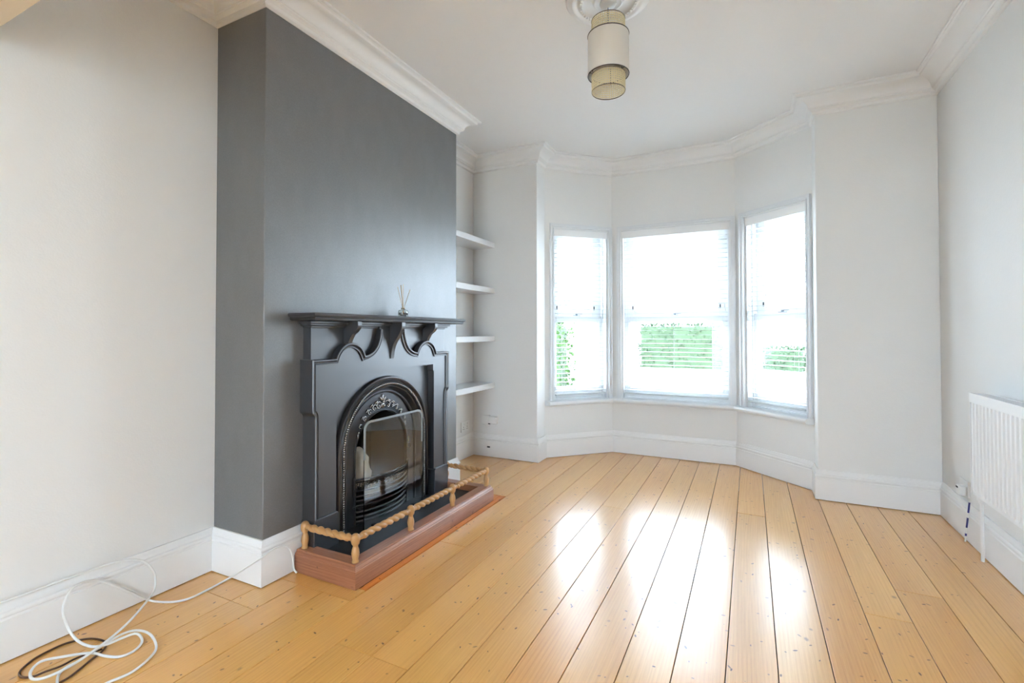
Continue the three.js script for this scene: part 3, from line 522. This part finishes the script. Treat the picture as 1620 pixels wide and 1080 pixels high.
{ // sockets
  const s = thing('wall_socket', 'white wall socket with plug partly behind the radiator', 'socket', [W, 0.225, -3.47]);
  wpart('face_plate', box(W - 0.01, W, 0.225, 0.311, -3.52, -3.40, 0.003), M.plastic, s); const pl = wpart('plug', box(W - 0.045, W - 0.01, 0.232, 0.285, -3.455, -3.41, 0.008), M.plastic, s); wpart('slot', box(W - 0.047, W - 0.044, 0.27, 0.279, -3.445, -3.42, 0.001), M.dark, s, pl);
  const t = thing('wall_socket', 'white wall socket under the lowest floating shelf on the alcove wall', 'socket', [A, 0.235, -3.66]);
  wpart('face_plate', box(A, A + 0.01, 0.235, 0.325, -3.725, -3.595, 0.003), M.plastic, t); for (const z of [-3.705, -3.65]) wpart('rocker_switch', box(A + 0.01, A + 0.014, 0.295, 0.312, z, z + 0.014, 0.001), M.trim, t);
  const pins = []; for (const z of [-3.69, -3.63]) pins.push(box(A + 0.0095, A + 0.0105, 0.272, 0.281, z - 0.002, z + 0.002), box(A + 0.0095, A + 0.0105, 0.256, 0.26, z - 0.012, z - 0.005), box(A + 0.0095, A + 0.0105, 0.256, 0.26, z + 0.005, z + 0.012)); wpart('pin_holes', merge(pins), M.dark, t);
  const u = thing('telephone_socket', 'white telephone socket box on the pier above the alcove skirting', 'socket', [-0.165, 0.28, D]);
  wpart('box_body', box(-0.245, -0.165, 0.29, 0.372, D, D + 0.026, 0.004), M.plastic, u); wpart('adaptor', box(-0.17, -0.085, 0.3, 0.364, D, D + 0.036, 0.005), M.plastic, u);
  wpart('port', box(-0.168, -0.15, 0.296, 0.304, D + 0.03, D + 0.038), M.dark, u); wpart('lead', tube([[-0.155, 0.3, D + 0.03], [-0.17, 0.275, D + 0.03], [-0.2, 0.268, D + 0.025], [-0.225, 0.285, D + 0.02]], 0.0025, 16, 6), M.cable, u);
  const c = thing('loose_phone_lead', 'thin white lead with dark plug lying along the alcove skirting', 'cable', [-0.25, 0.08, D + 0.03]);
  wpart('lead', tube([[A + 0.024, 0.15, -3.55], [A + 0.024, 0.155, -3.70], [A + 0.03, 0.15, D + 0.026], [-0.25, 0.118, D + 0.0245], [-0.185, 0.094, D + 0.0245]], 0.0022, 30, 6), M.cable, c); wpart('plug_end', box(-0.185, -0.158, 0.084, 0.096, D + 0.0205, D + 0.0285, 0.002), M.dark, c);
}
// ------------------------------------------------------------------ cables on the floor
{
  const P = [[-0.322, 0.212, -0.5], [-0.322, 0.212, -0.669], [-0.322, 0.211, -0.766], [-0.322, 0.213, -0.842], [-0.322, 0.211, -0.967], [-0.31, 0.213, -1.02], [-0.3, 0.204, -1.067], [-0.29, 0.179, -1.109], [-0.28, 0.134, -1.135], [-0.27, 0.095, -1.139], [-0.25, 0.065, -1.124], [-0.2, 0.062, -1.075], [-0.13, 0.055, -0.99], [-0.1, 0.038, -0.913], [-0.083, 0.022, -0.824], [-0.099, 0.008, -0.779], [-0.065, 0.006, -0.751], [0.012, 0.006, -0.73], [0.098, 0.006, -0.747], [0.1, 0.006, -0.808], [0.115, 0.006, -0.873], [0.088, 0.006, -0.941], [0.045, 0.006, -0.981], [-0.046, 0.008, -1.008], [-0.106, 0.014, -0.995], [-0.127, 0.016, -0.952], [-0.107, 0.016, -0.865], [-0.078, 0.02, -0.792], [-0.079, 0.02, -0.731], [-0.11, 0.02, -0.706], [-0.157, 0.022, -0.718], [-0.188, 0.022, -0.754], [-0.158, 0.02, -0.798], [-0.111, 0.012, -0.856], [-0.054, 0.007, -0.875], [-0.007, 0.006, -0.897], [0, 0.006, -0.936], [-0.033, 0.007, -0.975], [-0.076, 0.02, -0.978], [-0.089, 0.022, -0.94], [-0.09, 0.027, -0.888], [-0.115, 0.034, -0.856], [-0.178, 0.05, -0.841], [-0.24, 0.089, -0.838], [-0.26, 0.143, -0.838], [-0.29, 0.184, -0.875], [-0.313, 0.172, -0.949], [-0.313, 0.104, -1.035], [-0.306, 0.012, -1.128], [-0.219, 0.006, -1.164], [-0.174, 0.006, -1.213], [-0.172, 0.006, -1.296], [-0.176, 0.01, -1.388], [-0.071, 0.075, -1.39], [0.01, 0.128, -1.396], [0.03, 0.141, -1.406], [0.033, 0.155, -1.448], [0.033, 0.155, -1.496], [0.034, 0.127, -1.537], [0.034, 0.076, -1.556], [0.036, 0.022, -1.562], [0.05, 0.006, -1.566]];
  single('coiled_cable', tube(P, 0.0042, 620, 8), M.cable, 'long white cable coiled on the floor and looping up the skirting', 'cable');
  const Q = [[-0.03, -0.69], [-0.039, -0.736], [-0.043, -0.771], [-0.063, -0.813], [-0.085, -0.851], [-0.099, -0.883], [-0.13, -0.909], [-0.169, -0.916], [-0.215, -0.905], [-0.244, -0.885], [-0.269, -0.85], [-0.271, -0.807], [-0.262, -0.763], [-0.238, -0.728], [-0.218, -0.711], [-0.192, -0.704], [-0.169, -0.709], [-0.151, -0.725], [-0.137, -0.746], [-0.125, -0.782], [-0.128, -0.818], [-0.121, -0.851], [-0.105, -0.887]].map(([x, z], i) => [x, i > 17 ? 0.009 : 0.004, z]);
  single('brown_flex', tube(Q, 0.0034, 240, 8), M.brown, 'dark brown flex looped flat on the floor under the white cable', 'cable');
}
// ------------------------------------------------------------------ outside the bay
{
  const g = new THREE.PlaneGeometry(160, 160); g.rotateX(-Math.PI / 2); g.translate(0, OUT, -20);
  st('ground', g, M.ground, 'pale paving outside the windows', 'ground');
  const rl = thing('front_railing', 'low black spear-topped railing outside the bay window', 'railing', [1, OUT, -6.5]);
  wpart('rail', merge([box(-0.38, 3.4, -0.3, -0.275, -6.512, -6.488), box(-0.38, 3.4, 0.2, 0.225, -6.512, -6.488)]), M.railing, rl);
  for (let x = -0.322; x < 3.4; x += 0.109) wpart('spear', merge([cyl(x, -6.5, OUT, 0.27, 0.007, 6), cyl(x, -6.5, 0.27, 0.3, 0.011, 6, 0.02), cyl(x, -6.5, 0.3, 0.355, 0.02, 6, 0.002)]), M.railing, rl);
  single('garden_wall', box(-3.4, 6, OUT, 0.6, -7.2, -7.0, 0.02), M.render, 'low pale rendered garden wall behind the railing', 'garden wall');
  const hedge = (name, label, x0, x1, y0, y1, z0, z1, n, m, s, size) => {
    seed(s); const t = thing(name, label, 'hedge', [(x0 + x1) / 2, y0, (z0 + z1) / 2]);
    wpart('hedge_core', box(x0 + 0.08, x1 - 0.08, y0, y1 - 0.08, z0 + 0.08, z1 - 0.08, 0.1), M.leafB, t);
    const L = new THREE.BufferGeometry(); L.setAttribute('position', new THREE.BufferAttribute(new Float32Array([-0.5, 0, 0, 0, 0.12, -0.35, 0.5, 0, 0, -0.5, 0, 0, 0.5, 0, 0, 0, 0.12, 0.35]), 3)); L.computeVertexNormals();
    const im = new THREE.InstancedMesh(L, m, n), o = new THREE.Object3D();
    for (let i = 0; i < n; i++) { o.position.set(rr(x0, x1) - t.position.x, rr(y0, y1) - y0, rr(z0, z1) - t.position.z); o.rotation.set(rr(0, 6), rr(0, 6), rr(0, 6)); o.scale.setScalar(size * rr(0.6, 1.3)); o.updateMatrix(); im.setMatrixAt(i, o.matrix); }
    im.name = 'leaves'; im.userData.kind = 'stuff'; finish(im); t.add(im);
  };
  hedge('garden_hedge', 'tall green leafy hedge at the left of the front garden', -1.7, -0.43, OUT, 1.32, -6.95, -6.0, 5200, M.leaf, 91, 0.07);
  hedge('street_hedge', 'long clipped hedge across the road seen through middle sash', -0.9, 1.35, OUT, 1.35, -14.6, -13.6, 3800, M.leafB, 92, 0.1);
  hedge('far_shrub', 'low shrub across the road seen through sash beside radiator pier', 2.2, 3.2, OUT, 0.75, -14.6, -13.8, 1600, M.leafB, 93, 0.1);
  const ho = thing('distant_house', 'pale distant house with dark slate roof seen through the alcove-side sash', 'house', [-11.6, OUT, -42]);
  wpart('walls', box(-15.5, -8.4, OUT, 2.6, -45, -40), M.render, ho);
  { const r = extrude([[-40 + 0.4, 2.5], [-42.5, 4.3], [-45.4, 2.5]], 7.6); r.rotateY(-Math.PI / 2); r.translate(-8.15, 0, 0); const p = r.attributes.position; void p; wpart('roof', r, M.slateRoof, ho, ho, 'dark slate roof'); }
  wpart('chimney_stack', box(-12.4, -11.7, 3.6, 5.0, -42.9, -42.2), M.render, ho);
}
renderer.render(scene, camera);
